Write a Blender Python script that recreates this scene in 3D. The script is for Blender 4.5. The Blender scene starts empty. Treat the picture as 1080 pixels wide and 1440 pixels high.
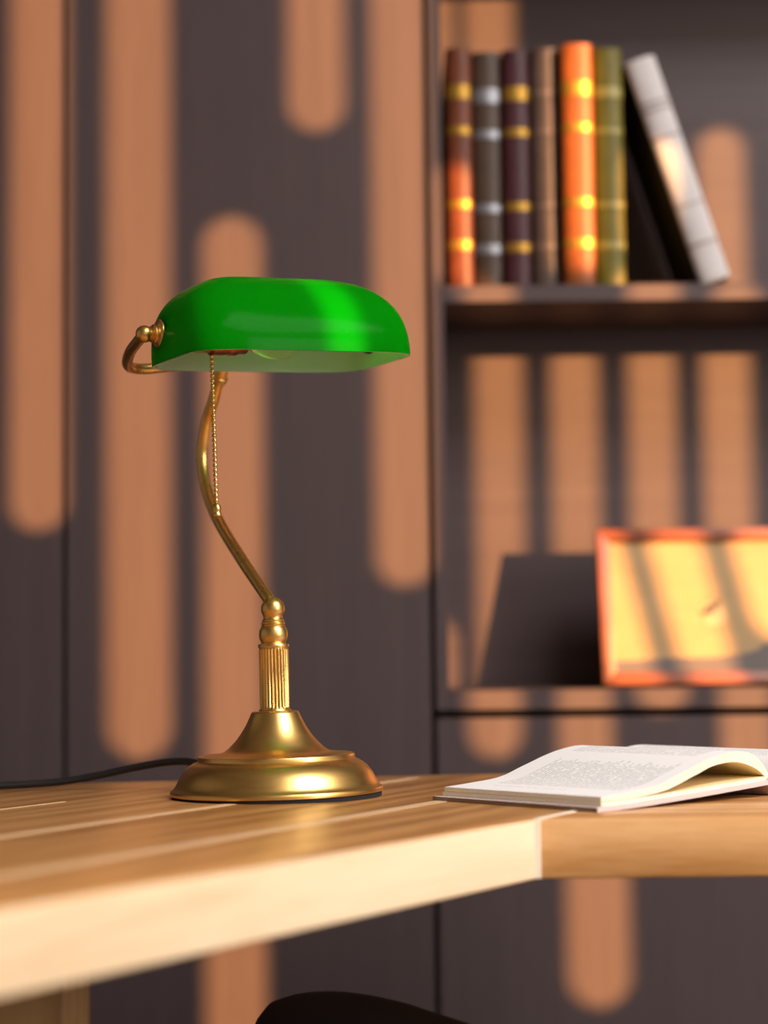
import bpy, bmesh, math, random
from mathutils import Vector, Matrix, Euler

R = math.radians
scene = bpy.context.scene
col = scene.collection
PI = math.pi

# ------------------------------------------------------------------ camera
cam_d = bpy.data.cameras.new('camera')
cam = bpy.data.objects.new('camera', cam_d)
col.objects.link(cam)
cam_d.sensor_fit = 'VERTICAL'
cam_d.sensor_height = 36.0
cam_d.sensor_width = 27.0
cam_d.lens = 67.5
cam_d.clip_start = 0.01
tilt = math.atan(198 / 2700)
M = Matrix.Rotation(PI / 2 + tilt, 4, 'X') @ Matrix.Rotation(-R(0.65), 4, 'Z')
cam.matrix_world = Matrix.Translation((0, 0, 0.8575)) @ M
cam_d.dof.use_dof = True
cam_d.dof.focus_distance = 1.43
cam_d.dof.aperture_fstop = 2.9
scene.camera = cam

# ------------------------------------------------------------------ world, sun, added area lights, exposure
w = bpy.data.worlds.new('world')
scene.world = w
w.use_nodes = True
bg = w.node_tree.nodes['Background']
bg.inputs[0].default_value = (0.9, 0.85, 0.8, 1)
bg.inputs[1].default_value = 0.2

SUN_X, SUN_Z = 0.85, 0.17          # sideways and downward travel of the sunlight per metre towards the cabinets
sd = bpy.data.lights.new('sun', 'SUN')
sd.energy = 22.0
sd.color = (1.0, 0.475, 0.155)
sd.angle = R(0.34)
sun = bpy.data.objects.new('sun', sd)
col.objects.link(sun)
sun.rotation_euler = Vector((-SUN_X, 1, -SUN_Z)).to_track_quat('-Z', 'Y').to_euler()
sun.location = (2, -4, 2)

ad = bpy.data.lights.new('assumed_side_light', 'AREA')  # added soft lamp at the right rear, assumed; no window opening behind it
ad.shape = 'RECTANGLE'
ad.size, ad.size_y = 0.6, 1.6
ad.energy = 76
ad.color = (1.0, 0.93, 0.86)
al = bpy.data.objects.new('assumed_side_light', ad)
col.objects.link(al)
al.location = (2.75, -0.70, 1.75)
al.rotation_euler = Vector((-0.7, 1, -0.25)).to_track_quat('-Z', 'Y').to_euler()

cd_ = bpy.data.lights.new('overhead_fill', 'AREA')      # added soft fill from above to brighten the desk and pages
cd_.shape = 'RECTANGLE'
cd_.size, cd_.size_y = 1.5, 1.1
cd_.energy = 88
cd_.color = (1.0, 0.97, 0.96)
cl = bpy.data.objects.new('overhead_fill', cd_)
col.objects.link(cl)
cl.location = (1.45, 0.3, 2.66)

scene.view_settings.view_transform = 'Standard'
scene.view_settings.look = 'None'
scene.view_settings.gamma = 1
scene.view_settings.exposure = 0.0
scene.view_settings.use_curve_mapping = False
scene.cycles.use_denoising = True
scene.cycles.max_bounces = 8

# ------------------------------------------------------------------ helpers
def link(o, parent=None):
    col.objects.link(o)
    if parent is not None:
        o.parent = parent
    return o

def obj(name, bm, mat, parent=None, smooth=None, loc=None):
    me = bpy.data.meshes.new(name)
    bmesh.ops.recalc_face_normals(bm, faces=bm.faces[:])
    bm.to_mesh(me)
    bm.free()
    mats = mat if isinstance(mat, (list, tuple)) else [mat]
    for m in mats:
        me.materials.append(m)
    if smooth is not None:
        for p in me.polygons:
            p.use_smooth = True
        me.set_sharp_from_angle(angle=R(smooth))
    o = bpy.data.objects.new(name, me)
    link(o, parent)
    if loc is not None:
        o.location = loc
    return o

def empty(name, loc, rot=(0, 0, 0)):
    o = bpy.data.objects.new(name, None)
    o.empty_display_size = 0.05
    o.location = loc
    o.rotation_euler = rot
    return link(o)

def tag(o, label, cat, group=None):
    o['label'] = label
    o['category'] = cat
    if group:
        o['group'] = group
    return o

def structure(o):
    o['kind'] = 'structure'
    return o

def box(bm, a, b, bevel=0.0, seg=2, mat=0):
    vs = []
    for x in (a[0], b[0]):
        for y in (a[1], b[1]):
            for z in (a[2], b[2]):
                vs.append(bm.verts.new((x, y, z)))
    idx = [(0, 1, 3, 2), (4, 6, 7, 5), (0, 4, 5, 1), (2, 3, 7, 6), (0, 2, 6, 4), (1, 5, 7, 3)]
    fs = [bm.faces.new([vs[i] for i in f]) for f in idx]
    for f in fs:
        f.material_index = mat
    if bevel > 0:
        es = list({e for f in fs for e in f.edges})
        bmesh.ops.bevel(bm, geom=es, offset=bevel, segments=seg, profile=0.5, affect='EDGES')
    return bm

def prism(bm, pts, z0, z1, bevel=0.0, seg=2):
    lo = [bm.verts.new((p[0], p[1], z0)) for p in pts]
    hi = [bm.verts.new((p[0], p[1], z1)) for p in pts]
    fs = [bm.faces.new(lo[::-1]), bm.faces.new(hi)]
    n = len(pts)
    for i in range(n):
        fs.append(bm.faces.new([lo[i], lo[(i + 1) % n], hi[(i + 1) % n], hi[i]]))
    if bevel > 0:
        es = list({e for f in fs for e in f.edges})
        bmesh.ops.bevel(bm, geom=es, offset=bevel, segments=seg, profile=0.5, affect='EDGES')
    return bm

def lathe(bm, prof, n=64, mtx=None, flute=None):
    """prof: (radius, z) from bottom to top; closed with caps."""
    rings = []
    for r, z in prof:
        if r < 1e-6:
            rings.append([bm.verts.new((0, 0, z))])
        else:
            rings.append([bm.verts.new((r * math.cos(2 * PI * k / n), r * math.sin(2 * PI * k / n), z)) for k in range(n)])
    for a, b in zip(rings, rings[1:]):
        for k in range(n):
            q = (k + 1) % n
            if len(a) == 1 and len(b) == 1:
                continue
            if len(a) == 1:
                bm.faces.new([a[0], b[q], b[k]])
            elif len(b) == 1:
                bm.faces.new([a[k], a[q], b[0]])
            else:
                bm.faces.new([a[k], a[q], b[q], b[k]])
    if len(rings[0]) > 1:
        bm.faces.new(rings[0][::-1])
    if len(rings[-1]) > 1:
        bm.faces.new(rings[-1])
    if mtx is not None:
        vs = [v for ring in rings for v in ring]
        bmesh.ops.transform(bm, matrix=mtx, verts=vs)
    return bm

def spline(pts, sub=8):
    pts = [Vector(p) for p in pts]
    out = []
    n = len(pts)
    for i in range(n - 1):
        p0 = pts[i - 1] if i > 0 else pts[0] * 2 - pts[1]
        p1, p2 = pts[i], pts[i + 1]
        p3 = pts[i + 2] if i + 2 < n else pts[-1] * 2 - pts[-2]
        for k in range(sub):
            t = k / sub
            out.append(0.5 * ((2 * p1) + (p2 - p0) * t + (2 * p0 - 5 * p1 + 4 * p2 - p3) * t * t + (3 * p1 - p0 - 3 * p2 + p3) * t ** 3))
    out.append(pts[-1])
    return out

def tube(bm, path, r, n=20, sx=1.0, sz=1.0):
    path = [Vector(p) for p in path]
    rings = []
    up = None
    for i, p in enumerate(path):
        t = (path[min(i + 1, len(path) - 1)] - path[max(i - 1, 0)]).normalized()
        if up is None:
            up = Vector((0, 0, 1)) if abs(t.z) < 0.9 else Vector((0, 1, 0))
        side = t.cross(up).normalized()
        up = side.cross(t).normalized()
        rr = r(i / (len(path) - 1)) if callable(r) else r
        rings.append([bm.verts.new(p + side * rr * sx * math.cos(2 * PI * k / n) + up * rr * sz * math.sin(2 * PI * k / n)) for k in range(n)])
    for a, b in zip(rings, rings[1:]):
        for k in range(n):
            q = (k + 1) % n
            bm.faces.new([a[k], a[q], b[q], b[k]])
    bm.faces.new(rings[0][::-1])
    bm.faces.new(rings[-1])
    return bm

def sphere(bm, c, r, u=24, v=14, squash=(1, 1, 1)):
    m = Matrix.Translation(c) @ Matrix.Diagonal((squash[0], squash[1], squash[2], 1))
    bmesh.ops.create_uvsphere(bm, u_segments=u, v_segments=v, radius=r, matrix=m)
    return bm

# ------------------------------------------------------------------ materials
def new_mat(name):
    m = bpy.data.materials.new(name)
    m.use_nodes = True
    nt = m.node_tree
    b = nt.nodes['Principled BSDF']
    return m, nt, b

def plain(name, color, rough=0.5, metallic=0.0, spec=0.5, **kw):
    m, nt, b = new_mat(name)
    b.inputs['Base Color'].default_value = (*color, 1)
    b.inputs['Roughness'].default_value = rough
    b.inputs['Metallic'].default_value = metallic
    b.inputs['Specular IOR Level'].default_value = spec
    for k, v in kw.items():
        b.inputs[k].default_value = v
    return m

def N(nt, kind, **props):
    n = nt.nodes.new(kind)
    for k, v in props.items():
        setattr(n, k, v)
    return n

def ramp(nt, stops):
    r = N(nt, 'ShaderNodeValToRGB')
    e = r.color_ramp.elements
    while len(e) < len(stops):
        e.new(0.5)
    for s, (p, c) in zip(e, stops):
        s.position = p
        s.color = (*c, 1)
    return r

def mapped(nt, scale, rot=(0, 0, 0), loc=(0, 0, 0), coord='Object'):
    tc = N(nt, 'ShaderNodeTexCoord')
    mp = N(nt, 'ShaderNodeMapping')
    mp.inputs['Scale'].default_value = scale
    mp.inputs['Rotation'].default_value = rot
    mp.inputs['Location'].default_value = loc
    nt.links.new(tc.outputs[coord], mp.inputs[0])
    return mp

def noise(nt, vec, scale, detail=3.0, rough=0.55, dist=0.0):
    n = N(nt, 'ShaderNodeTexNoise')
    n.inputs['Scale'].default_value = scale
    n.inputs['Detail'].default_value = detail
    n.inputs['Roughness'].default_value = rough
    n.inputs['Distortion'].default_value = dist
    nt.links.new(vec.outputs[0], n.inputs['Vector'])
    return n

def bump(nt, b, height, strength, distance=0.001):
    bp = N(nt, 'ShaderNodeBump')
    bp.inputs['Strength'].default_value = strength
    bp.inputs['Distance'].default_value = distance
    nt.links.new(height, bp.inputs['Height'])
    nt.links.new(bp.outputs[0], b.inputs['Normal'])

def veneer(name, dark, light, vertical=True, rough=0.5):
    """grey-brown wood veneer with fine straight grain"""
    m, nt, b = new_mat(name)
    s = (1, 1, 0.03) if vertical else (0.03, 1, 1)
    mp = mapped(nt, s)
    n1 = noise(nt, mp, 420, 3, 0.6)
    n2 = noise(nt, mp, 60, 4, 0.6)
    mix = N(nt, 'ShaderNodeMath', operation='ADD')
    nt.links.new(n1.outputs[0], mix.inputs[0])
    nt.links.new(n2.outputs[0], mix.inputs[1])
    hf = N(nt, 'ShaderNodeMath', operation='MULTIPLY')
    nt.links.new(mix.outputs[0], hf.inputs[0])
    hf.inputs[1].default_value = 0.5
    r = ramp(nt, [(0.3, dark), (0.7, light)])
    nt.links.new(hf.outputs[0], r.inputs[0])
    nt.links.new(r.outputs[0], b.inputs['Base Color'])
    b.inputs['Roughness'].default_value = rough
    b.inputs['Specular IOR Level'].default_value = 0.25
    bump(nt, b, n1.outputs[0], 0.15, 0.0006)
    return m

def oak(name, angle, c_dark, c_mid, c_light, board=0.13, rough=0.32, spec=0.5, grain=1.0, coord='Object', vertical=False):
    """oak boards: grain along direction angle (radians from +x), tint changes from board to board"""
    m, nt, b = new_mat(name)
    tc = N(nt, 'ShaderNodeTexCoord')
    if vertical:
        rot = N(nt, 'ShaderNodeVectorRotate', rotation_type='Y_AXIS')
        rot.inputs['Angle'].default_value = PI / 2
    else:
        rot = N(nt, 'ShaderNodeVectorRotate', rotation_type='Z_AXIS')
        rot.inputs['Angle'].default_value = -angle
    nt.links.new(tc.outputs[coord], rot.inputs['Vector'])
    sep = N(nt, 'ShaderNodeSeparateXYZ')
    nt.links.new(rot.outputs[0], sep.inputs[0])
    dv = N(nt, 'ShaderNodeMath', operation='DIVIDE')
    dv.inputs[1].default_value = board
    nt.links.new(sep.outputs['Y'], dv.inputs[0])
    fl = N(nt, 'ShaderNodeMath', operation='FLOOR')
    nt.links.new(dv.outputs[0], fl.inputs[0])
    wn = N(nt, 'ShaderNodeTexWhiteNoise', noise_dimensions='1D')
    nt.links.new(fl.outputs[0], wn.inputs['W'])
    # stretched coordinates, shifted per board
    mp = N(nt, 'ShaderNodeVectorMath', operation='MULTIPLY')
    nt.links.new(rot.outputs[0], mp.inputs[0])
    mp.inputs[1].default_value = (0.09, 1.0, 1.0)
    of = N(nt, 'ShaderNodeVectorMath', operation='SCALE')
    nt.links.new(wn.outputs['Color'], of.inputs[0])
    of.inputs['Scale'].default_value = 5.0
    ad_ = N(nt, 'ShaderNodeVectorMath', operation='ADD')
    nt.links.new(mp.outputs[0], ad_.inputs[0])
    nt.links.new(of.outputs[0], ad_.inputs[1])
    n1 = noise(nt, ad_, 55, 5, 0.6, 0.6)
    n2 = noise(nt, ad_, 320, 3, 0.6, 0.2)
    wv = N(nt, 'ShaderNodeTexWave', wave_type='BANDS', bands_direction='Y')
    wv.inputs['Scale'].default_value = 9
    wv.inputs['Distortion'].default_value = 7
    wv.inputs['Detail'].default_value = 3
    wv.inputs['Detail Scale'].default_value = 1.4
    nt.links.new(ad_.outputs[0], wv.inputs['Vector'])
    a1 = N(nt, 'ShaderNodeMath', operation='MULTIPLY_ADD')
    nt.links.new(wv.outputs['Fac'], a1.inputs[0])
    a1.inputs[1].default_value = 0.28 * grain
    nt.links.new(n1.outputs[0], a1.inputs[2])
    a2 = N(nt, 'ShaderNodeMath', operation='MULTIPLY_ADD')
    nt.links.new(n2.outputs[0], a2.inputs[0])
    a2.inputs[1].default_value = 0.35 * grain
    nt.links.new(a1.outputs[0], a2.inputs[2])
    a3 = N(nt, 'ShaderNodeMath', operation='MULTIPLY_ADD')
    nt.links.new(wn.outputs['Value'], a3.inputs[0])
    a3.inputs[1].default_value = 0.18
    nt.links.new(a2.outputs[0], a3.inputs[2])
    mr = N(nt, 'ShaderNodeMapRange')
    mid = 0.59 + 0.315 * grain
    mr.inputs['From Min'].default_value = mid - 0.2 - 0.15 * grain
    mr.inputs['From Max'].default_value = mid + 0.2 + 0.15 * grain
    nt.links.new(a3.outputs[0], mr.inputs['Value'])
    r = ramp(nt, [(0.0, c_dark), (0.45, c_mid), (1.0, c_light)])
    nt.links.new(mr.outputs[0], r.inputs[0])
    nt.links.new(r.outputs[0], b.inputs['Base Color'])
    b.inputs['Roughness'].default_value = rough
    b.inputs['Specular IOR Level'].default_value = spec
    bump(nt, b, n2.outputs[0], 0.12, 0.0005)
    return m

def leather(name, color, rough=0.45, var=0.25):
    m, nt, b = new_mat(name)
    mp = mapped(nt, (1, 1, 1))
    n1 = noise(nt, mp, 45, 5, 0.65)
    n2 = noise(nt, mp, 700, 2, 0.5)
    lo = tuple(c * (1 - var) for c in color)
    hi = tuple(min(1, c * (1 + var)) for c in color)
    r = ramp(nt, [(0.3, lo), (0.7, hi)])
    nt.links.new(n1.outputs[0], r.inputs[0])
    nt.links.new(r.outputs[0], b.inputs['Base Color'])
    b.inputs['Roughness'].default_value = rough
    b.inputs['Specular IOR Level'].default_value = 0.25
    bump(nt, b, n2.outputs[0], 0.25, 0.0005)
    return m

def brass_mat(name, color, rough=0.3, streak=(1, 1, 30)):
    m, nt, b = new_mat(name)
    mp = mapped(nt, streak)
    n1 = noise(nt, mp, 60, 3, 0.6)
    mr = N(nt, 'ShaderNodeMapRange')
    mr.inputs['To Min'].default_value = rough - 0.05
    mr.inputs['To Max'].default_value = rough + 0.07
    nt.links.new(n1.outputs[0], mr.inputs['Value'])
    nt.links.new(mr.outputs[0], b.inputs['Roughness'])
    b.inputs['Base Color'].default_value = (*color, 1)
    b.inputs['Metallic'].default_value = 1.0
    return m

V_DARK, V_LIGHT = (0.057, 0.040, 0.041), (0.077, 0.054, 0.055)
m_veneer = veneer('dark_veneer', V_DARK, V_LIGHT)
m_veneer_h = veneer('dark_veneer_across', V_DARK, V_LIGHT, vertical=False)
m_carcass = plain('carcass_black', (0.015, 0.012, 0.011), 0.7)
m_paint = plain('warm_paint', (0.48, 0.44, 0.40), 0.7)
m_floor = oak('floor_boards', 0, (0.06, 0.035, 0.02), (0.09, 0.055, 0.03), (0.12, 0.075, 0.04), board=0.16, rough=0.4)
BOARD_A = math.atan2(0.889, 0.458)
O_D, O_M, O_L = (0.31, 0.125, 0.030), (0.52, 0.235, 0.068), (0.66, 0.335, 0.115)
m_oak_left = oak('oak_left', BOARD_A, O_D, O_M, O_L, board=0.128, rough=0.3, spec=0.35, grain=1.3)
m_oak_right = oak('oak_right', 0, (0.36, 0.135, 0.038), (0.66, 0.31, 0.10), (0.85, 0.48, 0.21), board=0.128, rough=0.3, spec=0.35, grain=2.2)
m_oak_edge = oak('oak_sunlit_edge', math.atan2(0.8437, 0.537), (0.70, 0.49, 0.29), (0.82, 0.61, 0.39), (0.88, 0.69, 0.47), board=10, rough=0.45)  # oak lightened to carry the light on the front edge
m_oak_leg = oak('oak_leg', 0, (0.28, 0.15, 0.06), (0.4, 0.23, 0.09), (0.5, 0.31, 0.14), board=10, rough=0.5, vertical=True)
m_inlay = plain('pale_inlay', (0.72, 0.48, 0.27), 0.4)
m_inlay_white = plain('white_inlay', (0.85, 0.74, 0.6), 0.5)
m_brass = brass_mat('brushed_brass', (0.80, 0.50, 0.16), 0.31)
m_brass_arm = brass_mat('satin_brass', (0.80, 0.50, 0.16), 0.28, (3, 3, 3))
m_chain = plain('bright_brass', (0.83, 0.6, 0.25), 0.18, 1.0)
m_copper = plain('copper_socket', (0.5, 0.22, 0.1), 0.3, 1.0)
m_green = plain('green_glass', (0.0, 0.125, 0.002), 0.16, 0, 0.02)
def translucent(m, color, fac):
    nt = m.node_tree
    b = nt.nodes['Principled BSDF']
    out = nt.nodes['Material Output']
    tr = N(nt, 'ShaderNodeBsdfTranslucent')
    tr.inputs['Color'].default_value = (*color, 1)
    mx = N(nt, 'ShaderNodeMixShader')
    mx.inputs[0].default_value = fac
    nt.links.new(b.outputs[0], mx.inputs[1])
    nt.links.new(tr.outputs[0], mx.inputs[2])
    nt.links.new(mx.outputs[0], out.inputs['Surface'])
translucent(m_green, (0.05, 0.80, 0.05), 0.46)
m_rim = plain('green_glass_edge', (0.12, 0.42, 0.2), 0.1)
m_white_glass = plain('white_opal_glass', (0.92, 0.94, 0.90), 0.25)
translucent(m_white_glass, (0.95, 0.95, 0.9), 0.5)
m_rubber = plain('black_rubber', (0.008, 0.008, 0.009), 0.5)
m_felt = plain('black_felt', (0.01, 0.01, 0.011), 0.95)
m_glass = plain('clear_bulb_glass', (1, 0.97, 0.9), 0.0, 0, 0.5, **{'Transmission Weight': 1.0, 'IOR': 1.3})
m_filament = plain('filament', (0.8, 0.65, 0.35), 0.3, 1.0)
m_black_cloth = leather('black_upholstery', (0.003, 0.003, 0.0035), 0.8)
m_stool_wood = plain('dark_wood', (0.12, 0.06, 0.02), 0.5)
m_block = plain('matte_black', (0.011, 0.010, 0.009), 0.6, 0, 0.3)

# ------------------------------------------------------------------ the room
def room_box(name, a, b, mat):
    bm = bmesh.new()
    box(bm, a, b)
    return structure(obj(name, bm, mat))

XL, XR, YB, YF, ZC = -2.4, 3.6, -0.85, 2.52, 2.7
room_box('floor', (XL - 0.1, YB - 0.1, -0.05), (XR + 0.1, YF + 0.1, 0.0), m_floor)
room_box('ceiling', (XL - 0.1, YB - 0.1, ZC), (XR + 0.1, YF + 0.1, ZC + 0.05), m_paint)
room_box('wall_back', (XL - 0.1, YF, 0.0), (XR + 0.1, YF + 0.1, ZC), m_veneer)
room_box('wall_left', (XL - 0.1, YB, 0.0), (XL, YF, ZC), m_paint)
room_box('wall_right', (XR, YB, 0.0), (XR + 0.1, YF, ZC), m_paint)

# rear wall, behind the camera: an assumed screen wall pierced with tall round-ended slots for the low sun
SLOTS = [  # where each beam meets the cabinet fronts: x, top, bottom, width
    (-0.379, 1.95, 0.995, 0.064), (-0.269, 1.95, 0.745, 0.071), (-0.165, 1.342, 0.30, 0.066),
    (-0.070, 1.95, 1.437, 0.064), (0.0225, 1.95, 0.930, 0.064),
    (0.1190, 1.285, 0.742, 0.058), (0.084, 1.40, 1.262, 0.046), (0.2165, 0.93, 0.72, 0.058), (0.2300, 1.95, 1.28, 0.048),
    (0.2265, 0.66, 0.474, 0.068), (0.3010, 1.285, 0.788, 0.058), (0.311, 1.425, 1.300, 0.050), (0.296, 1.95, 1.565, 0.060), (0.3920, 1.264, 0.70, 0.057),
    (0.4850, 1.30, 0.875, 0.057), (0.5745, 1.52, 0.70, 0.058), (-0.598, 1.25, 0.95, 0.040),
]
def slotted_wall():
    cu = bpy.data.curves.new('wall_rear', 'CURVE')
    cu.dimensions = '2D'
    cu.fill_mode = 'BOTH'
    cu.extrude = 0.0015
    def poly(pts):
        s = cu.splines.new('POLY')
        s.points.add(len(pts) - 1)
        for p, q in zip(s.points, pts):
            p.co = (q[0], q[1], 0, 1)
        s.use_cyclic_u = True
    poly([(XL, 0), (XR, 0), (XR, ZC), (XL, ZC)])
    dy = 2.1 - YB
    for x, zt, zb, wd in SLOTS:
        r = wd / 2
        cx, a, b = x + SUN_X * dy, zb + SUN_Z * dy, min(zt + SUN_Z * dy, ZC - 0.1)
        pts = [(cx + r * math.cos(t), b - r + r * math.sin(t)) for t in [PI * k / 16 for k in range(17)]]
        pts += [(cx + r * math.cos(t), a + r + r * math.sin(t)) for t in [PI + PI * k / 16 for k in range(17)]]
        poly(pts)
    tmp = bpy.data.objects.new('tmp_curve', cu)
    col.objects.link(tmp)
    bpy.context.view_layer.update()
    me = bpy.data.meshes.new_from_object(tmp.evaluated_get(bpy.context.evaluated_depsgraph_get()))
    bpy.data.objects.remove(tmp)
    bpy.data.curves.remove(cu)
    me.transform(Matrix.Translation((0, YB, 0)) @ Matrix.Rotation(PI / 2, 4, 'X'))
    me.name = 'wall_rear'
    me.materials.clear()
    me.materials.append(m_paint)
    o = bpy.data.objects.new('wall_rear', me)
    col.objects.link(o)
    return structure(o)
slotted_wall()

# ------------------------------------------------------------------ built-in cabinets and the bookcase
YW = 2.10
def tall_cabinet(x0, x1, label):
    t = tag(empty('tall_cabinet', ((x0 + x1) / 2, YW + 0.2, 0)), label, 'cabinet', 'tall cabinets')
    ox, oy = (x0 + x1) / 2, YW + 0.2
    bm = bmesh.new()
    box(bm, (x0 - ox + 0.002, YW - oy + 0.0205, 0.0), (x1 - ox - 0.002, YF - oy - 0.002, 2.5))
    obj('cabinet_body', bm, m_carcass, t)
    bm = bmesh.new()
    box(bm, (x0 - ox, YW - oy, 0.08), (x1 - ox, YW - oy + 0.02, 2.5), 0.0008, 1)
    obj('door', bm, m_veneer, t)
    return t
tall_cabinet(-0.348, 0.0490, 'tall dark brown cabinet door panel between the left groove and the bookcase')
tall_cabinet(-0.760, -0.353, 'tall dark brown cabinet panel at the far left edge, left of the narrow groove')

BX0, BX1 = 0.0545, 1.02        # bookcase outer
NX0, NX1 = 0.0685, 1.006       # niche inner
YN = 2.29                      # niche back
t = tag(empty('bookcase', (0.54, 2.3, 0)), 'dark brown built-in bookcase with open shelves holding books and a picture', 'bookcase')
def bpart(name, a, b, mat, bev=0.0006, parent=None):
    bm = bmesh.new()
    o0 = Vector((0.54, 2.3, 0))
    box(bm, Vector(a) - o0, Vector(b) - o0, bev, 1)
    return obj(name, bm, mat, parent or t)
bpart('side_panel', (BX0, YW, 0.794), (NX0, YF - 0.004, 2.5), m_veneer)
bpart('side_panel', (NX1, YW, 0.794), (BX1, YF - 0.004, 2.5), m_veneer)
bpart('back_panel', (NX0 + 0.0002, YN, 0.8158), (NX1 - 0.0002, YN + 0.012, 2.5), m_veneer_h)
SH1, SH0 = 1.2616, 0.8156      # tops of the shelf with the books and of the lower shelf
for zt, th in ((SH1, 0.0186), (SH0, 0.0215), (1.70, 0.0186), (2.14, 0.0186)):
    bpart('shelf', (NX0 + 0.0002, YW + 0.0003, zt - th), (NX1 - 0.0002, YN - 0.0004, zt), m_veneer_h)
bpart('lower_cabinet_body', (BX0 + 0.002, YW + 0.021, 0.0), (BX1 - 0.002, YF - 0.004, 0.74), m_carcass)
bpart('door', (BX0, YW, 0.08), (0.535, YW + 0.02, 0.7856), m_veneer, 0.0008)
bpart('door', (0.54, YW, 0.08), (BX1, YW + 0.02, 0.7856), m_veneer, 0.0008)

# ------------------------------------------------------------------ desk
C = Vector((0.0944, 1.2424))
ed = Vector((0.537, 0.8437)).normalized()      # direction of the left wing's long edge
en = Vector((-ed.y, ed.x))                     # inwards over the left wing
bd = Vector((math.cos(BOARD_A), math.sin(BOARD_A)))
bn = Vector((-bd.y, bd.x))
TT, TB = 0.75, 0.712
D0 = Vector((C.x, C.y, 0))
desk = tag(empty('desk', D0), 'angled light oak desk with pale inlay strips carrying the lamp and book', 'desk')
seam_end = C + bd * ((1.70 - C.y) / bd.y)
lend = C - ed * 1.25
lend2 = lend + en * 0.62
O = Vector((-0.40, 1.622))
lp = [C, seam_end, Vector((0.075, 1.70)), O, lend2, lend]
def loc2(p): return (p[0] - D0.x, p[1] - D0.y)
bm = bmesh.new()
prism(bm, [loc2(p) for p in lp], TB, TT, 0.0014, 2)
# light falling on the left wing's front edge is painted in as paler oak
for f in bm.faces:
    n = f.normal
    bm.normal_update()
    if abs(n.z) < 0.3 and n.x * -en.x + n.y * -en.y > 0.95:
        f.material_index = 1
obj('tabletop', bm, [m_oak_left, m_oak_edge], desk, 40)
gap = Vector((0.0012, 0))
rp = [C + gap, Vector((0.88, C.y)), Vector((0.495, 1.70)), seam_end + gap]
bm = bmesh.new()
prism(bm, [loc2(p) for p in rp], TB, TT - 0.0002, 0.002, 2)
obj('tabletop', bm, m_oak_right, desk, 40)
def strip(a, b, wid, mat, z0=TT - 0.003, z1=TT + 0.00025):
    a, b = Vector(a), Vector(b)
    d = (b - a).normalized()
    n = Vector((-d.y, d.x)) * wid / 2
    bm = bmesh.new()
    prism(bm, [loc2(a - n), loc2(b - n), loc2(b + n), loc2(a + n)], z0, z1)
    return obj('inlay', bm, mat, desk)
def seam_pts(off, t0, t1):
    base = C + bn * off
    return base + bd * t0, base + bd * t1
# seams of the left wing boards
a, b = seam_pts(0.1215, -0.95, 0.42)
strip(a, b, 0.011, m_inlay)
a, b = seam_pts(0.254, -0.80, 0.34)
strip(a, b, 0.009, m_inlay)
a, b = seam_pts(0.386, -0.16, 0.02)
strip(a, b, 0.003, m_inlay)
strip(C + bd * 0.002, C + bd * 0.50, 0.0045, m_inlay_white)
bm = bmesh.new()
q = loc2(C)
box(bm, (q[0] - 0.0004, q[1] - 0.0006, TB + 0.0003), (q[0] + 0.0036, q[1] + 0.003, TT - 0.0006), 0.0003, 1)
obj('inlay', bm, m_inlay_white, desk)
for lx, ly in ((-0.247, 1.205), (-0.72, 0.50), (0.372, 1.31), (0.405, 1.63)):
    bm = bmesh.new()
    box(bm, (lx - 0.055 - D0.x, ly - 0.045 - D0.y, 0), (lx + 0.055 - D0.x, ly + 0.045 - D0.y, TB), 0.003, 2)
    obj('leg', bm, m_oak_leg, desk)

# ------------------------------------------------------------------ desk lamp
PHI = R(29)
LEAN = R(0.9)
lrot = (Matrix.Rotation(-LEAN, 3, 'Y') @ Matrix.Rotation(PHI, 3, 'Z'))
lamp = empty('desk_lamp', (-0.0836, 1.4686, TT + 0.0016), lrot.to_euler())
tag(lamp, 'brass bankers desk lamp with green glass shade and bead pull chain', 'lamp')

bm = bmesh.new()
base_prof = [(0.0780, 0.0010), (0.0806, 0.0012), (0.0808, 0.0030), (0.0804, 0.0044), (0.0796, 0.0050), (0.0785, 0.0056),
             (0.0768, 0.0078), (0.0752, 0.0108), (0.0738, 0.0138), (0.0718, 0.0170), (0.0694, 0.0200), (0.0664, 0.0226),
             (0.0632, 0.0246), (0.0604, 0.0258), (0.0598, 0.0264), (0.0598, 0.0284), (0.0592, 0.0296), (0.0575, 0.0301),
             (0.0500, 0.0304), (0.0440, 0.0310), (0.0402, 0.0324), (0.0365, 0.0348), (0.0334, 0.0378), (0.0300, 0.0414),
             (0.0268, 0.0456), (0.0238, 0.0502), (0.0216, 0.0542), (0.0198, 0.0580), (0.0184, 0.0612), (0.0178, 0.0622), (0.0165, 0.0627), (0.0110, 0.0628)]
lathe(bm, base_prof, 128)
obj('base', bm, m_brass, lamp, 40)
bm = bmesh.new()
lathe(bm, [(0.0775, 0.0), (0.0795, 0.0003), (0.0797, 0.0009), (0.079, 0.0012)], 96)
pad = obj('felt_pad', bm, m_felt, lamp, 40)
# the pad is squashed flat on the desk, thicker on the right
inv = (Matrix.Translation(lamp.location) @ lrot.to_4x4()).inverted()
for v in pad.data.vertices:
    if v.co.z < 0.0005:
        wv_ = Matrix.Translation(lamp.location) @ lrot.to_4x4() @ v.co
        wv_.z = TT + 0.0001
        v.co = inv @ wv_

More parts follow.
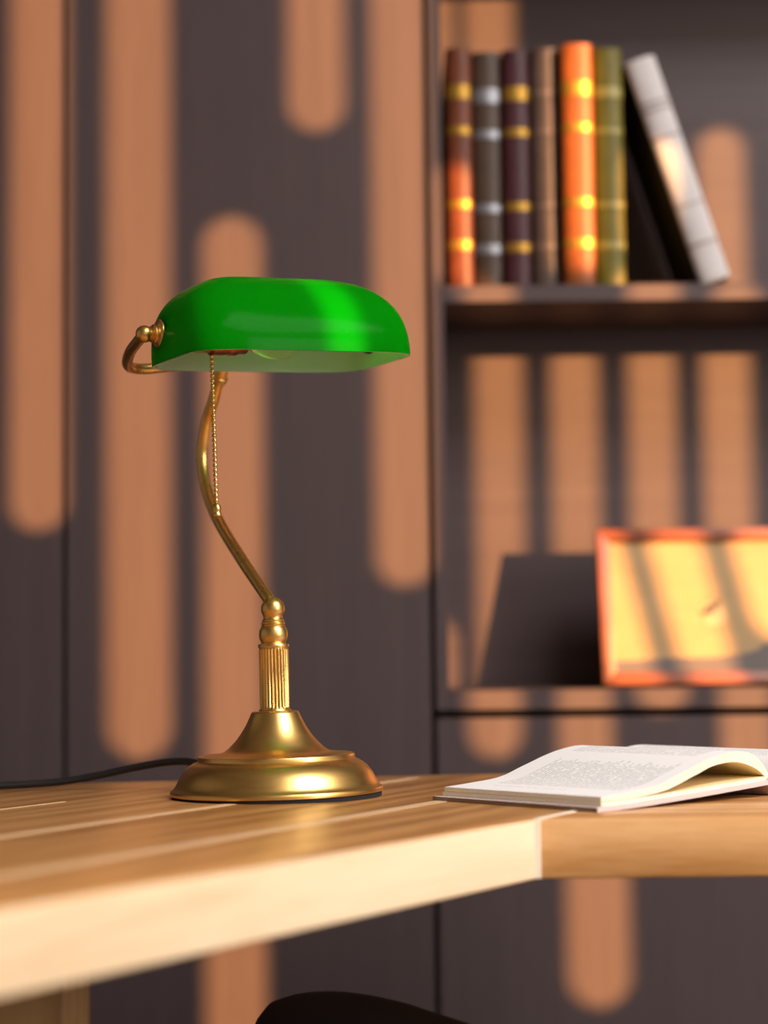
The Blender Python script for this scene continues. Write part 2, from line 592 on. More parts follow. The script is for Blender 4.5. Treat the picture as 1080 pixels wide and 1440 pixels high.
# fluted column
bm = bmesh.new()
n = 26 * 8
rings = []
for z, flt in ((0.0640, 0), (0.0652, 0), (0.0660, 1), (0.1090, 1), (0.1100, 0), (0.1108, 0)):
    ring = []
    for k in range(n):
        a = 2 * PI * k / n
        c = math.cos(26 * a)
        r = 0.0107 + (0.00065 * c if flt else 0.0004)
        ring.append(bm.verts.new((r * math.cos(a), r * math.sin(a), z)))
    rings.append(ring)
for a_, b_ in zip(rings, rings[1:]):
    for k in range(n):
        bm.faces.new([a_[k], a_[(k + 1) % n], b_[(k + 1) % n], b_[k]])
bm.faces.new(rings[0][::-1]); bm.faces.new(rings[-1])
obj('fluted_column', bm, m_brass_arm, lamp, 60)
bm = bmesh.new()
lathe(bm, [(0.0095, 0.0627), (0.0122, 0.0628), (0.0124, 0.0634), (0.0120, 0.0642), (0.0108, 0.0643)], 64)
obj('collar', bm, m_brass, lamp, 40)
bm = bmesh.new()
fin = [(0.0108, 0.1105), (0.0116, 0.1107), (0.0119, 0.1116), (0.0119, 0.1128), (0.0115, 0.1136), (0.0096, 0.1138), (0.0094, 0.1146),
       (0.0098, 0.1154), (0.0104, 0.1168), (0.0109, 0.1188), (0.01105, 0.1210), (0.0108, 0.1232), (0.0101, 0.1252), (0.0092, 0.1266), (0.0088, 0.1272),
       (0.0092, 0.1274), (0.0093, 0.1280), (0.0089, 0.1284), (0.0086, 0.1288), (0.0090, 0.1291), (0.0090, 0.1300), (0.0085, 0.1304), (0.0081, 0.1308),
       (0.0083, 0.1311), (0.0083, 0.1319), (0.0078, 0.1323), (0.0074, 0.1328)]
zc, rb = 0.1403, 0.0091
for k in range(9, 37):
    th = -PI / 2 + PI * k / 36
    if rb * math.cos(th) < 0.0074 and th < 0:
        continue
    fin.append((max(0.0, rb * math.cos(th)) if k < 36 else 0.0, zc + rb * math.sin(th)))
lathe(bm, fin, 64)
obj('turned_finial', bm, m_brass, lamp, 40)

# S-shaped arm, leaning back behind the base (local y is back)
ARM = [(0, 0.0045, 0.1450), (0, 0.0098, 0.1493), (0, 0.0540, 0.1800), (0, 0.1000, 0.2160), (0, 0.1235, 0.2470), (0, 0.1285, 0.2730), (0, 0.1190, 0.2965), (0, 0.1035, 0.3140), (0, 0.0885, 0.3335)]
ARM = [(0.0012 * (p[2] / 0.33), p[1] + 0.0012, p[2] + 0.0008) for p in ARM]
bm = bmesh.new()
tube(bm, spline(ARM, 8), 0.0047, 28)
obj('arm', bm, m_brass_arm, lamp, 60)
top = Vector(ARM[-1])
bm = bmesh.new()
dirv = (Vector(ARM[-1]) - Vector(ARM[-2])).normalized()
mt = Matrix.Translation(top - dirv * 0.008) @ dirv.to_track_quat('Z', 'Y').to_matrix().to_4x4()
lathe(bm, [(0.0040, -0.001), (0.0058, 0.0), (0.0062, 0.0012), (0.0058, 0.0022), (0.0064, 0.0028), (0.0070, 0.0040), (0.0067, 0.0052), (0.0060, 0.0056), (0.0060, 0.013), (0.004, 0.014)], 40, mt)
obj('arm_collar', bm, m_brass, lamp, 40)
# yoke: bar behind the shade whose ends curl forward to the pivots
SHX = 0.0080            # shade centre along its axis
PIV = Vector((0.0905, 0.0120, 0.3545))
ROLL = R(2.0)
def roll(p):            # the shade sits slightly higher at its far end
    x, y, z = p
    zc_ = 0.330
    return Vector(((x - SHX) * math.cos(ROLL) - (z - zc_) * math.sin(ROLL) + SHX, y, (x - SHX) * math.sin(ROLL) + (z - zc_) * math.cos(ROLL) + zc_))
half = [(0.0, 0.090, 0.3410), (-0.045, 0.090, 0.3402), (-0.070, 0.0885, 0.3375), (-0.0845, 0.0835, 0.3370), (-0.0930, 0.074, 0.3380), (-0.0985, 0.060, 0.3410), (-0.1015, 0.045, 0.3450), (-0.1025, 0.029, 0.3490), (-0.1030, 0.0125, 0.3530)]
full = [roll((p[0] + SHX, p[1], p[2])) for p in half[::-1]]
full += [roll((-p[0] + SHX, p[1], p[2] + 0.0045 * min(1.0, -p[0] / 0.045) * (1 if p[1] > 0.07 else 0.4))) for p in half[1:]]
bm = bmesh.new()
tube(bm, spline(full, 8), 0.0043, 24)
obj('yoke', bm, m_brass_arm, lamp, 60)

# shade
HS = 0.0645
A0 = 0.0935
def outline(th, off, nseg=96):
    h = math.sin(th)
    A = A0 - 0.056 * (1 - math.sqrt(max(0.0, 1 - h ** 3.0))) - off
    yn = -0.0665 + 0.060 * (1 - math.cos(th)) + off
    yf = 0.0480 - 0.032 * (1 - math.cos(th)) ** 1.5 - off
    yc, B = (yn + yf) / 2, (yf - yn) / 2
    B = max(B, 0.002)
    e = 5.5 - 1.0 * h ** 3
    out = []
    for k in range(nseg):
        a = 2 * PI * k / nseg
        c, s = math.cos(a), math.sin(a)
        out.append((A * math.copysign(abs(c) ** (2 / e), c) + SHX, yc + B * math.copysign(abs(s) ** (2 / e), s), 0.330 + (HS - off) * h))
    return out
def dome(bm, off, rings, z0=0.0):
    rs = []
    for j in range(rings + 1):
        th = (PI / 2) * j / rings
        rs.append([bm.verts.new(roll(p)) for p in outline(th, off)])
    for a_, b_ in zip(rs, rs[1:]):
        for k in range(len(a_)):
            q_ = (k + 1) % len(a_)
            bm.faces.new([a_[k], a_[q_], b_[q_], b_[k]])
    bm.faces.new(rs[-1])
    return rs
bm = bmesh.new()
ro = dome(bm, 0.0, 32)[0]
ri = [bm.verts.new(roll(p)) for p in outline(0.0, 0.0020)]
for k in range(len(ro)):
    f = bm.faces.new([ro[k], ro[(k + 1) % len(ro)], ri[(k + 1) % len(ri)], ri[k]])
    f.material_index = 1
shade = obj('lamp_shade', bm, [m_green, m_rim], lamp, 50)
bm = bmesh.new()
dome(bm, 0.0021, 28)
so = obj('shade_lining', bm, m_white_glass, shade, 60)
so['label'] = 'white glass lining inside the green shade'

# pivots at both ends of the shade
for sgn in (-1, 1):
    c0 = roll((SHX + sgn * 0.0885, PIV.y, 0.3525))
    ax = (roll((sgn, 0, 0)) - roll((0, 0, 0))).normalized()
    q_ = ax.to_track_quat('Z', 'Y').to_matrix().to_4x4()
    mt = Matrix.Translation(c0) @ q_
    bm = bmesh.new()
    lathe(bm, [(0.0, -0.001), (0.0113, -0.001), (0.0117, 0.0010), (0.0113, 0.0020), (0.0, 0.0022)], 48, mt)
    wsh = obj('rubber_washer', bm, m_rubber, lamp, 40)
    bm = bmesh.new()
    lathe(bm, [(0.0, 0.0018), (0.0105, 0.0020), (0.0112, 0.0026), (0.0110, 0.0038), (0.0098, 0.0047), (0.0078, 0.0053), (0.0068, 0.0059), (0.0070, 0.0066), (0.0076, 0.0071), (0.0074, 0.0079),
               (0.0060, 0.0084), (0.0054, 0.0089), (0.0058, 0.0094), (0.0060, 0.0100), (0.0054, 0.0106), (0.0044, 0.0110), (0.0, 0.0111)], 48, mt)
    sphere(bm, mt @ Vector((0, 0, 0.0150)), 0.0066, 32, 18)
    obj('pivot_knob', bm, m_brass, lamp, 40)

# bulb holder, bulb and pull chain hanging under the shade
SOC = Vector((-0.055, -0.004, 0.3470))
axr = (roll((1, 0, 0)) - roll((0, 0, 0))).normalized()
mt = Matrix.Translation(SOC) @ axr.to_track_quat('Z', 'Y').to_matrix().to_4x4()
bm = bmesh.new()
lathe(bm, [(0.006, -0.022), (0.0105, -0.018), (0.0125, -0.008), (0.0125, 0.004), (0.0145, 0.006), (0.0145, 0.016), (0.0138, 0.018), (0.0145, 0.020), (0.0145, 0.026), (0.0132, 0.028), (0.0132, 0.034), (0.010, 0.035)], 40, mt)
box(bm, (-0.060, 0.000, 0.345), (-0.054, 0.012, 0.352))
obj('bulb_socket', bm, m_copper, lamp, 40)
bm = bmesh.new()
tube(bm, spline([(-0.060, 0.006, 0.349), (-0.052, 0.030, 0.352), (-0.030, 0.060, 0.351), (0.0, 0.0885, 0.3405)], 8), 0.003, 12)
obj('socket_bracket', bm, m_brass_arm, lamp, 40)
mtb = Matrix.Translation(SOC + axr * 0.033) @ axr.to_track_quat('Z', 'Y').to_matrix().to_4x4()
bm = bmesh.new()
lathe(bm, [(0.0085, 0.0), (0.0092, 0.004), (0.0115, 0.010), (0.0145, 0.017), (0.0162, 0.024), (0.0166, 0.031), (0.0155, 0.038), (0.0125, 0.044), (0.008, 0.048), (0.003, 0.050), (0.0, 0.0502)], 40, mtb)
bulb = obj('light_bulb', bm, m_glass, lamp, 60)
bm = bmesh.new()
pts = [mtb @ Vector((0.007 * math.sin(t * 1.0), 0.005 * math.cos(t * 2.3), 0.012 + 0.0016 * t)) for t in [k * 0.5 for k in range(32)]]
tube(bm, pts, 0.0003, 6)
obj('filament', bm, m_filament, bulb)
bm = bmesh.new()
CH = Vector((-0.0445, 0.0012, 0.0))
z = 0.3370
while z > 0.222:
    xo = 0.0016 * (z - 0.21) / 0.12
    sphere(bm, Vector((CH.x - xo, CH.y, z)), 0.0018, 12, 8)
    z -= 0.0038
tube(bm, [(CH.x - 0.0016, CH.y, 0.338), (CH.x, CH.y, 0.220)], 0.00045, 8)
chain = obj('pull_chain', bm, m_chain, lamp, 60)
bm = bmesh.new()
mt = Matrix.Translation((CH.x, CH.y, 0.2105))
lathe(bm, [(0.0, 0.0), (0.0034, 0.0002), (0.0040, 0.0010), (0.0038, 0.0020), (0.0031, 0.0030), (0.0031, 0.0042), (0.0036, 0.0056), (0.0034, 0.0074), (0.0024, 0.0092), (0.0014, 0.0104), (0.0, 0.0108)], 32, mt)
obj('chain_pull', bm, m_brass_arm, chain, 50)

# power cord: leaves the back of the base, arcs down to the desk and off to the left (built in room space, then moved into the lamp)
cord_w = [(-0.137, 1.515, 0.7690), (-0.150, 1.530, 0.7720), (-0.163, 1.545, 0.7728), (-0.180, 1.555, 0.7715), (-0.205, 1.560, 0.7672), (-0.235, 1.563, 0.7610), (-0.262, 1.564, 0.7567),
          (-0.295, 1.562, 0.7545), (-0.330, 1.556, 0.7540), (-0.40, 1.53, 0.7536), (-0.50, 1.44, 0.7535), (-0.62, 1.24, 0.7535), (-0.75, 1.0, 0.7535)]
bm = bmesh.new()
tube(bm, [inv @ Vector(p) for p in spline(cord_w, 6)], 0.0031, 14)
oc = obj('power_cord', bm, m_rubber, lamp, 60)
oc['label'] = 'black rubber power cord'

# ------------------------------------------------------------------ open book
BU = Vector((-0.664, 0.748, 0)).normalized()      # along the spine, away from the camera
BW = Vector((0.748, 0.664, 0)).normalized()       # across the left page towards the spine
BL = 0.1545
book = empty('open_book', (0.1376, 1.29, TT))
tag(book, 'open book with arched printed pages and pale pink cover on the desk', 'book')

def text_material(name, blocks, flip=False):
    """page paper with blocks of small grey print; UV: x across the page, y along the spine, in metres"""
    m, nt, b = new_mat(name)
    tc = N(nt, 'ShaderNodeTexCoord')
    sp = N(nt, 'ShaderNodeSeparateXYZ')
    nt.links.new(tc.outputs['UV'], sp.inputs[0])
    def math_(op, a, b_=None, clamp=False):
        n_ = N(nt, 'ShaderNodeMath', operation=op)
        n_.use_clamp = clamp
        for i, v in enumerate((a, b_)):
            if v is None:
                continue
            if isinstance(v, (int, float)):
                n_.inputs[i].default_value = v
            else:
                nt.links.new(v, n_.inputs[i])
        return n_.outputs[0]
    X, Y = sp.outputs['X'], sp.outputs['Y']
    pitch = 0.0034
    row = math_('DIVIDE', Y, pitch)
    fr = math_('FRACT', row)
    line = math_('MULTIPLY', math_('GREATER_THAN', fr, 0.25), math_('LESS_THAN', fr, 0.80))
    ri_ = math_('FLOOR', row)
    wn = N(nt, 'ShaderNodeTexWhiteNoise', noise_dimensions='1D')
    nt.links.new(ri_, wn.inputs['W'])
    # words
    cb = N(nt, 'ShaderNodeCombineXYZ')
    nt.links.new(math_('MULTIPLY', X, 420.0), cb.inputs[0])
    nt.links.new(math_('MULTIPLY', ri_, 7.31), cb.inputs[1])
    ns = N(nt, 'ShaderNodeTexNoise')
    ns.inputs['Scale'].default_value = 1.0
    ns.inputs['Detail'].default_value = 1.5
    nt.links.new(cb.outputs[0], ns.inputs['Vector'])
    words = math_('GREATER_THAN', ns.outputs[0], 0.42)
    cb2 = N(nt, 'ShaderNodeCombineXYZ')
    nt.links.new(math_('MULTIPLY', X, 1900.0), cb2.inputs[0])
    nt.links.new(math_('MULTIPLY', Y, 1500.0), cb2.inputs[1])
    n3 = N(nt, 'ShaderNodeTexNoise')
    n3.inputs['Scale'].default_value = 1.0
    n3.inputs['Detail'].default_value = 0.5
    nt.links.new(cb2.outputs[0], n3.inputs['Vector'])
    letters = math_('GREATER_THAN', n3.outputs[0], 0.44)
    ink = math_('MULTIPLY', math_('MULTIPLY', line, words), letters)
    tot = None
    for x0, x1, y0, y1, rag in blocks:
        xe = math_('SUBTRACT', x1, math_('MULTIPLY', wn.outputs['Value'], rag))
        k = math_('MULTIPLY', math_('GREATER_THAN', X, x0), math_('LESS_THAN', X, xe))
        k = math_('MULTIPLY', k, math_('MULTIPLY', math_('GREATER_THAN', Y, y0), math_('LESS_THAN', Y, y1)))
        tot = k if tot is None else math_('ADD', tot, k, True)
    fac = math_('MULTIPLY', ink, tot)
    fac = math_('MULTIPLY', fac, 0.45)
    mx = N(nt, 'ShaderNodeMix', data_type='RGBA')
    mx.inputs['A'].default_value = (0.86, 0.83, 0.82, 1)
    mx.inputs['B'].default_value = (0.12, 0.12, 0.13, 1)
    nt.links.new(fac, mx.inputs['Factor'])
    nt.links.new(mx.outputs['Result'], b.inputs['Base Color'])
    b.inputs['Roughness'].default_value = 0.7
    b.inputs['Specular IOR Level'].default_value = 0.2
    return m
m_text_l = text_material('printed_page_left', [(0.032, 0.104, 0.014, 0.132, 0.012), (0.020, 0.0235, 0.05, 0.125, 0.0), (0.122, 0.172, 0.018, 0.140, 0.01)])
m_text_r = text_material('printed_page_right', [(0.018, 0.165, 0.012, 0.142, 0.012)])
m_page_edge = veneer('page_edges', (0.74, 0.66, 0.52), (0.85, 0.78, 0.66))
m_page = plain('page_paper_warm_glow', (0.87, 0.70, 0.38), 0.7, 0, 0.2)  # paper tone plus the warm light between the pages, painted in as yellow
m_cover = plain('pale_pink_cover', (0.66, 0.52, 0.49), 0.55)
m_cover_shade = plain('shaded_cover', (0.23, 0.17, 0.14), 0.6)  # darker cover tone: shade painted into the left board's outer edge

def slab(name, top, bot, u0, u1, mats, top_mat=0, parent=None, wavy=0.0, label=None, edge_mat=1):
    """closed sheet stack: profile in (d, z), extruded along the spine; UV on the upper face = arc length, spine length"""
    bm = bmesh.new()
    uv = bm.loops.layers.uv.new('UVMap')
    nu = 10
    grid_t, grid_b = [], []
    arc = [0.0]
    for p, q in zip(top, top[1:]):
        arc.append(arc[-1] + math.hypot(q[0] - p[0], q[1] - p[1]))
    for j in range(nu + 1):
        u = u0 + (u1 - u0) * j / nu
        rt, rb_ = [], []
        for (d, z_) in top:
            p = BU * u + BW * d
            zz = z_ + wavy * math.sin(u * 40 + d * 25) * (1 if z_ > 0.012 else 0)
            rt.append(bm.verts.new((p.x, p.y, zz)))
        for (d, z_) in bot:
            p = BU * u + BW * d
            rb_.append(bm.verts.new((p.x, p.y, z_)))
        grid_t.append(rt); grid_b.append(rb_)
    m_ = len(top)
    for j in range(nu):
        for i in range(m_ - 1):
            f = bm.faces.new([grid_t[j][i], grid_t[j][i + 1], grid_t[j + 1][i + 1], grid_t[j + 1][i]])
            f.material_index = top_mat
            for lo, (ii, jj) in zip(f.loops, ((i, j), (i + 1, j), (i + 1, j + 1), (i, j + 1))):
                lo[uv].uv = (arc[ii], u0 + (u1 - u0) * jj / nu)
            f = bm.faces.new([grid_b[j][i], grid_b[j + 1][i], grid_b[j + 1][i + 1], grid_b[j][i + 1]])
            f.material_index = 2 if len(mats) > 2 else (1 if len(mats) > 1 else 0)
        for i in (0, m_ - 1):
            f = bm.faces.new([grid_t[j][i], grid_t[j + 1][i], grid_b[j + 1][i], grid_b[j][i]])
            f.material_index = (edge_mat if i == 0 else 1) if len(mats) > 1 else 0
    for j in (0, nu):
        for i in range(m_ - 1):
            f = bm.faces.new([grid_t[j][i], grid_b[j][i], grid_b[j][i + 1], grid_t[j][i + 1]])
            f.material_index = 1 if len(mats) > 1 else 0
    o = obj(name, bm, mats, parent or book, 35)
    if label:
        o['label'] = label
    return o

def resample(pts, n_):
    s = [Vector((p[0], p[1], 0)) for p in pts]
    sp_ = spline(s, 10)
    L = [0.0]
    for a_, b_ in zip(sp_, sp_[1:]):
        L.append(L[-1] + (b_ - a_).length)
    out = []
    for k in range(n_):
        t_ = L[-1] * k / (n_ - 1)
        i = 0
        while i < len(L) - 2 and L[i + 1] < t_:
            i += 1
        f_ = (t_ - L[i]) / max(1e-9, L[i + 1] - L[i])
        v = sp_[i].lerp(sp_[i + 1], f_)
        out.append((v.x, v.y))
    return out
NP = 40
# left cover, lifted towards the spine
cov_b = lambda d: max(0.0, (d - 0.02) / 0.17) ** 1.2 * 0.0085
ds = [0.1915 * k / 19 for k in range(20)]
slab('cover_board', [(d, cov_b(d) + 0.0031) for d in ds], [(d, cov_b(d) + 0.0002) for d in ds], -0.003, BL + 0.003, [m_cover, m_cover, m_cover_shade], label='left cover board with shade painted on its outer edge', edge_mat=2)
# sheaf of pages lying on the cover
ds2 = [0.0072 + 0.1798 * k / (NP - 1) for k in range(NP)]
slab('page_sheaf', [(d, cov_b(d) + 0.0031 + 0.0030) for d in ds2], [(d, cov_b(d) + 0.0032) for d in ds2], 0.0, BL, [m_page, m_page_edge])
# arched bundle of pages
topP = resample([(0.0085, 0.0095), (0.035, 0.0112), (0.065, 0.0140), (0.090, 0.0210), (0.122, 0.0298), (0.150, 0.0338), (0.170, 0.0318), (0.183, 0.0245), (0.1905, 0.0160)], NP)
botP = resample([(0.0080, 0.0064), (0.035, 0.0068), (0.073, 0.0100), (0.107, 0.0190), (0.128, 0.0248), (0.153, 0.0262), (0.174, 0.0212), (0.184, 0.0158), (0.1895, 0.0122)], NP)
slab('page_bundle', topP, botP, 0.001, BL - 0.001, [m_text_l, m_page_edge, m_page], wavy=0.0)
# right half
topR = resample([(0.1907, 0.0160), (0.196, 0.0245), (0.208, 0.0300), (0.228, 0.0314), (0.262, 0.0280), (0.31, 0.0215), (0.372, 0.0130)], NP)
botR = resample([(0.1910, 0.0118), (0.1975, 0.0046), (0.208, 0.0036), (0.228, 0.0033), (0.262, 0.0033), (0.31, 0.0033), (0.372, 0.0033)], NP)
slab('page_bundle', topR, botR, 0.001, BL - 0.001, [m_text_r, m_page_edge, m_page])
dr = [0.1965 + 0.1885 * k / 19 for k in range(20)]
slab('cover_board', [(d, 0.0032) for d in dr], [(d, 0.0002) for d in dr], -0.003, BL + 0.003, [m_cover, m_cover])
sp_t = [(0.1915, 0.0120), (0.1938, 0.0095), (0.1952, 0.0062), (0.1966, 0.0034)]
sp_b = [(0.1916, 0.0090), (0.1926, 0.0072), (0.1938, 0.0040), (0.1956, 0.0006)]
slab('book_spine', sp_t, sp_b, -0.003, BL + 0.003, [m_cover, m_cover])

# ------------------------------------------------------------------ books on the shelf
def shelf_book(x0, x1, ztop, depth, mcov, bands, band_mat, label, ydef=2.107):
    w_ = x1 - x0
    h_ = ztop - SH1
    t_ = tag(empty('book', ((x0 + x1) / 2, ydef, SH1)), label, 'book', 'leather bound books on the shelf')
    bm = bmesh.new()
    # boards and rounded spine as one cover
    n_ = 14
    outer = [(-w_ / 2, depth)]
    for k in range(n_ + 1):
        a_ = PI * k / n_
        outer.append((-w_ / 2 * math.cos(a_), 0.008 - 0.008 * math.sin(a_)))
    outer.append((w_ / 2, depth))
    inner = [(w_ / 2 - 0.0025, depth)]
    for k in range(n_ + 1):
        a_ = PI - PI * k / n_
        inner.append((-(w_ / 2 - 0.0025) * math.cos(a_), 0.0105 - 0.0075 * math.sin(a_)))
    inner.append((-w_ / 2 + 0.0025, depth))
    prism(bm, outer + inner, 0.0, h_)
    bm.normal_update()
    if isinstance(mcov, list):          # cloth spine, boards of another colour
        for f in bm.faces:
            if f.calc_center_median().y > 0.015 and abs(f.normal.x) > 0.8:
                f.material_index = 1
    obj('cover', bm, mcov, t_, 40)
    bm = bmesh.new()
    box(bm, (-w_ / 2 + 0.0027, 0.011, 0.003), (w_ / 2 - 0.0027, depth - 0.004, h_ - 0.003))
    obj('pages', bm, m_page_edge, t_)
    for (fz, hh) in bands:
        bm = bmesh.new()
        z0, z1 = h_ * fz - hh / 2, h_ * fz + hh / 2
        prof = []
        for k in range(n_ + 1):
            a_ = PI * (0.06 + 0.88 * k / n_)
            prof.append((-(w_ / 2 + 0.0006) * math.cos(a_), 0.0078 - 0.0088 * math.sin(a_)))
        inn_ = []
        for k in range(n_ + 1):
            a_ = PI * (0.06 + 0.88 * (n_ - k) / n_)
            inn_.append((-(w_ / 2 - 0.0006) * math.cos(a_), 0.0084 - 0.0080 * math.sin(a_)))
        prism(bm, prof + inn_, z0, z1)
        obj('spine_band', bm, band_mat, t_, 40)
    return t_
m_gold = plain('gold_foil', (0.34, 0.18, 0.022), 0.45, 0.7)
m_silver = plain('silver_foil', (0.22, 0.22, 0.24), 0.45, 0.7)
m_faint = plain('faded_brown_foil', (0.13, 0.08, 0.06), 0.5)
m_olive_band = plain('olive_foil', (0.27, 0.21, 0.035), 0.4)
m_greyink = plain('grey_foil', (0.30, 0.25, 0.25), 0.5)
B4 = [(0.815, 0.016), (0.652, 0.009), (0.342, 0.009), (0.172, 0.010)]
shelf_book(0.0742, 0.1028, 1.5312, 0.15, leather('red_brown_leather', (0.12, 0.030, 0.011)), B4, m_gold, 'red-brown leather book with gold spine bands, leftmost on the shelf', 2.103)
shelf_book(0.1045, 0.1372, 1.5340, 0.15, leather('dark_brown_leather', (0.06, 0.035, 0.022)), B4, m_silver, 'dark brown leather book with silver spine bands, second from left', 2.128)
shelf_book(0.1386, 0.1690, 1.5345, 0.15, leather('maroon_leather', (0.052, 0.014, 0.018)), B4, m_gold, 'dark maroon leather book with gold spine bands on the shelf', 2.122)
shelf_book(0.1705, 0.2018, 1.5350, 0.15, leather('taupe_leather', (0.072, 0.047, 0.036)), [(0.815, 0.005), (0.652, 0.004), (0.342, 0.004), (0.172, 0.005)], m_faint, 'plain taupe brown book between the maroon and orange books', 2.120)
shelf_book(0.2034, 0.2388, 1.5345, 0.15, leather('orange_leather', (0.21, 0.056, 0.011)), B4, m_gold, 'bright orange leather book with gold spine bands on the shelf', 2.103)
shelf_book(0.2404, 0.2730, 1.5325, 0.15, leather('olive_leather', (0.125, 0.10, 0.010)), [(0.815, 0.012), (0.652, 0.006), (0.342, 0.006), (0.172, 0.007)], m_olive_band, 'olive green leather book beside the leaning white book', 2.114)
wb = shelf_book(0.0, 0.0345, SH1 + 0.264, 0.15, [leather('white_cloth', (0.49, 0.46, 0.455), 0.6, 0.06), m_block], [(0.80, 0.0045), (0.77, 0.0045), (0.645, 0.004), (0.34, 0.003), (0.165, 0.005)], m_greyink, 'white book leaning left against the olive book')
LEANB = R(-17.6)
wb.rotation_euler = (0, LEANB, 0)
# stands on its lower left corner
wb.location = Vector((0.3560, 2.107, SH1 + 0.0001)) - Euler((0, LEANB, 0)).to_matrix() @ Vector((-0.01725, 0, 0))

# ------------------------------------------------------------------ framed picture on the lower shelf
FW, FH, FT = 0.33, 0.180, 0.016
LB = R(14)
frame = empty('picture_frame', (0.2405 + FW / 2, 2.128 + FT * math.cos(LB), SH0 + 0.0002), (-LB, 0, 0))
tag(frame, 'orange-brown wooden picture frame leaning back on the lower shelf', 'picture frame')
# local: x across, z up the frame, y from front (-FT) to back (0)
m_frame = oak('orange_wood', 0, (0.15, 0.036, 0.012), (0.20, 0.05, 0.016), (0.26, 0.075, 0.025), board=10, rough=0.4)
def moulding(pts, name='frame_moulding'):
    bm = bmesh.new()
    lo = [bm.verts.new((p[0], -FT, p[1])) for p in pts]
    hi = [bm.verts.new((p[0], 0, p[1])) for p in pts]
    fs = [bm.faces.new(lo), bm.faces.new(hi[::-1])]
    for i in range(4):
        fs.append(bm.faces.new([lo[i], hi[i], hi[(i + 1) % 4], lo[(i + 1) % 4]]))
    bmesh.ops.bevel(bm, geom=list({e for f in fs for e in f.edges}), offset=0.0012, segments=2, profile=0.5, affect='EDGES')
    return obj(name, bm, m_frame, frame, 40)
mw = 0.014
x0, x1 = -FW / 2, FW / 2
moulding([(x0, 0), (x1, 0), (x1 - mw, mw), (x0 + mw, mw)])
moulding([(x0, FH), (x0 + mw, FH - mw), (x1 - mw, FH - mw), (x1, FH)])
moulding([(x0, 0), (x0 + mw, mw), (x0 + mw, FH - mw), (x0, FH)])
moulding([(x1, 0), (x1, FH), (x1 - mw, FH - mw), (x1 - mw, mw)])
# the picture: tan sky, dark hills, a small dark bird on a pale disc
m_pic, nt, b = new_mat('tan_picture')
mp = mapped(nt, (1, 1, 3))
nn = noise(nt, mp, 14, 4, 0.6)
r_ = ramp(nt, [(0.3, (0.29, 0.175, 0.065)), (0.7, (0.34, 0.21, 0.085))])
nt.links.new(nn.outputs[0], r_.inputs[0])
nt.links.new(r_.outputs[0], b.inputs['Base Color'])
b.inputs['Roughness'].default_value = 0.6
bm = bmesh.new()
box(bm, (x0 + mw - 0.002, -FT + 0.007, mw - 0.002), (x1 - mw + 0.002, -0.002, FH - mw + 0.002))
pic = obj('picture_sheet', bm, m_pic, frame)
def flat_shape(name, pts, yy, mat):
    bm = bmesh.new()
    lo = [bm.verts.new((p[0], yy, p[1])) for p in pts]
    hi = [bm.verts.new((p[0], yy + 0.0004, p[1])) for p in pts]
    bm.faces.new(lo); bm.faces.new(hi[::-1])
    for i in range(len(pts)):
        k = (i + 1) % len(pts)
        bm.faces.new([lo[i], hi[i], hi[k], lo[k]])
    return obj(name, bm, mat, pic)
m_hill = plain('slate_ink', (0.085, 0.065, 0.06), 0.6)
m_disc = plain('pale_wash', (0.40, 0.27, 0.13), 0.6)
m_bird = plain('black_ink', (0.02, 0.014, 0.01), 0.6)
hb = mw - 0.001
hills = [(x0 + mw, hb), (x1 - mw, hb), (x1 - mw, hb + 0.036), (0.085, hb + 0.034), (0.05, hb + 0.031), (0.018, hb + 0.034), (0.008, hb + 0.026), (-0.012, hb + 0.021), (-0.045, hb + 0.018), (-0.085, hb + 0.0185), (-0.12, hb + 0.016), (x0 + mw, hb + 0.0155)]
flat_shape('painted_hills', hills, -FT + 0.0064, m_hill)
bx, bz = -0.041, 0.0845
flat_shape('painted_disc', [(bx + 0.004 + 0.0145 * math.cos(2 * PI * k / 28), bz - 0.003 + 0.0145 * math.sin(2 * PI * k / 28)) for k in range(28)], -FT + 0.0062, m_disc)
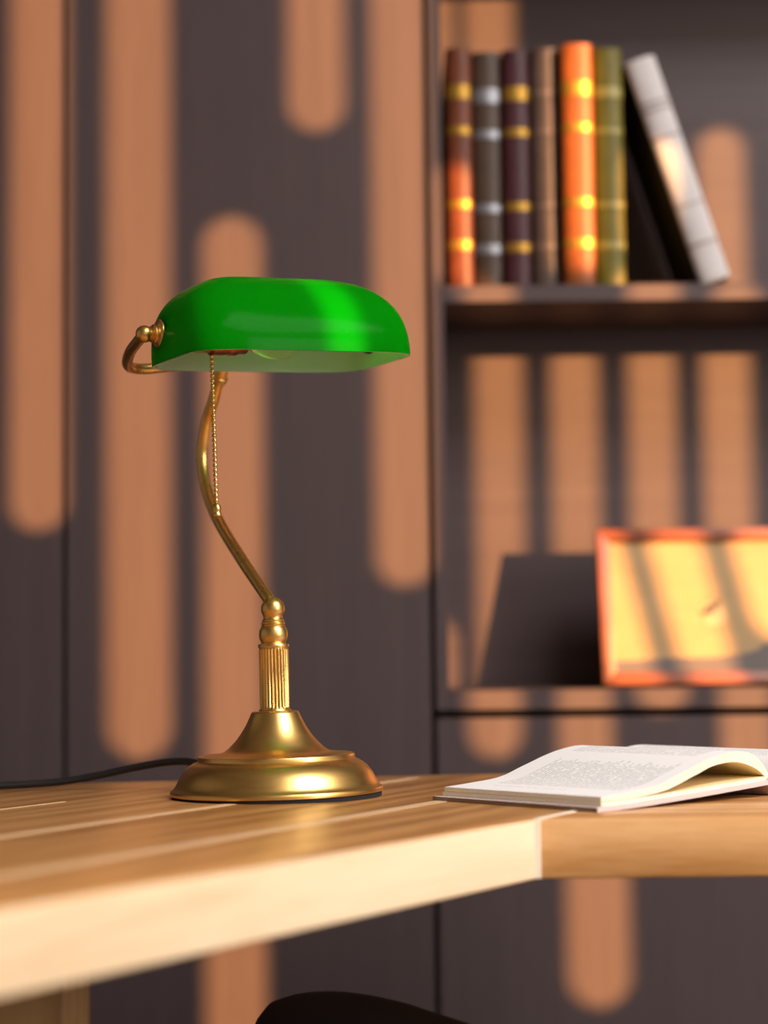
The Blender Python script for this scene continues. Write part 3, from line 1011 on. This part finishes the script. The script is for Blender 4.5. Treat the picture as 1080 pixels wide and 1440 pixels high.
bird = [(-0.010, -0.002), (-0.006, 0.0005), (-0.003, 0.004), (0.002, 0.005), (0.007, 0.0075), (0.010, 0.0065), (0.0075, 0.003), (0.003, 0.0005), (0.0005, -0.0008), (0.0002, -0.005), (-0.001, -0.005), (-0.001, -0.0015), (-0.004, -0.0022), (-0.0055, -0.005), (-0.0066, -0.0045), (-0.006, -0.0025)]
flat_shape('painted_bird', [(bx + p[0] * 1.2, bz + p[1] * 1.6) for p in bird], -FT + 0.0058, m_bird)

# ------------------------------------------------------------------ stool under the desk
stool = empty('stool', (0.100, 1.45, 0.0))
tag(stool, 'black padded stool with a sloping seat tucked under the oak desk', 'stool')
sx, sy = 0.415, 0.30
def dish(x):                # the padded top falls away to the right
    t_ = min(1.0, max(0.0, (x + 0.16) / 0.28))
    return 0.031 - 0.066 * t_ * t_ * (3 - 2 * t_)
bm = bmesh.new()
rows = []
ns_ = 96
for (ins, z_) in ((0.02, 0.480), (0.006, 0.484), (0.0, 0.494), (0.0, 0.527), (0.003, 0.541), (0.010, 0.550), (0.022, 0.555), (0.045, 0.5565), (0.08, 0.557), (0.12, 0.557), (0.149, 0.557)):
    ring = []
    for k in range(ns_):
        a_ = 2 * PI * k / ns_
        c_, s_ = math.cos(a_), math.sin(a_)
        x_ = (sx / 2 - ins) * math.copysign(abs(c_) ** 0.28, c_)
        y_ = (sy / 2 - ins) * math.copysign(abs(s_) ** 0.28, s_)
        ring.append(bm.verts.new((x_, y_, z_ + dish(x_) * (0 if z_ < 0.50 else 1))))
    rows.append(ring)
for a_, b_ in zip(rows, rows[1:]):
    for k in range(ns_):
        bm.faces.new([a_[k], a_[(k + 1) % ns_], b_[(k + 1) % ns_], b_[k]])
bm.faces.new(rows[0][::-1]); bm.faces.new(rows[-1])
obj('seat', bm, m_black_cloth, stool, 60)
bm = bmesh.new()
box(bm, (-0.18, -0.125, 0.445), (0.18, 0.125, 0.4798), 0.003, 2)
obj('seat_frame', bm, m_stool_wood, stool)
for ax_ in (-1, 1):
    for ay_ in (-1, 1):
        bm = bmesh.new()
        tube(bm, [(ax_ * 0.17, ay_ * 0.12, 0.0), (ax_ * 0.155, ay_ * 0.105, 0.45)], lambda t_: 0.011 + 0.006 * t_, 16)
        obj('leg', bm, m_stool_wood, stool, 40)
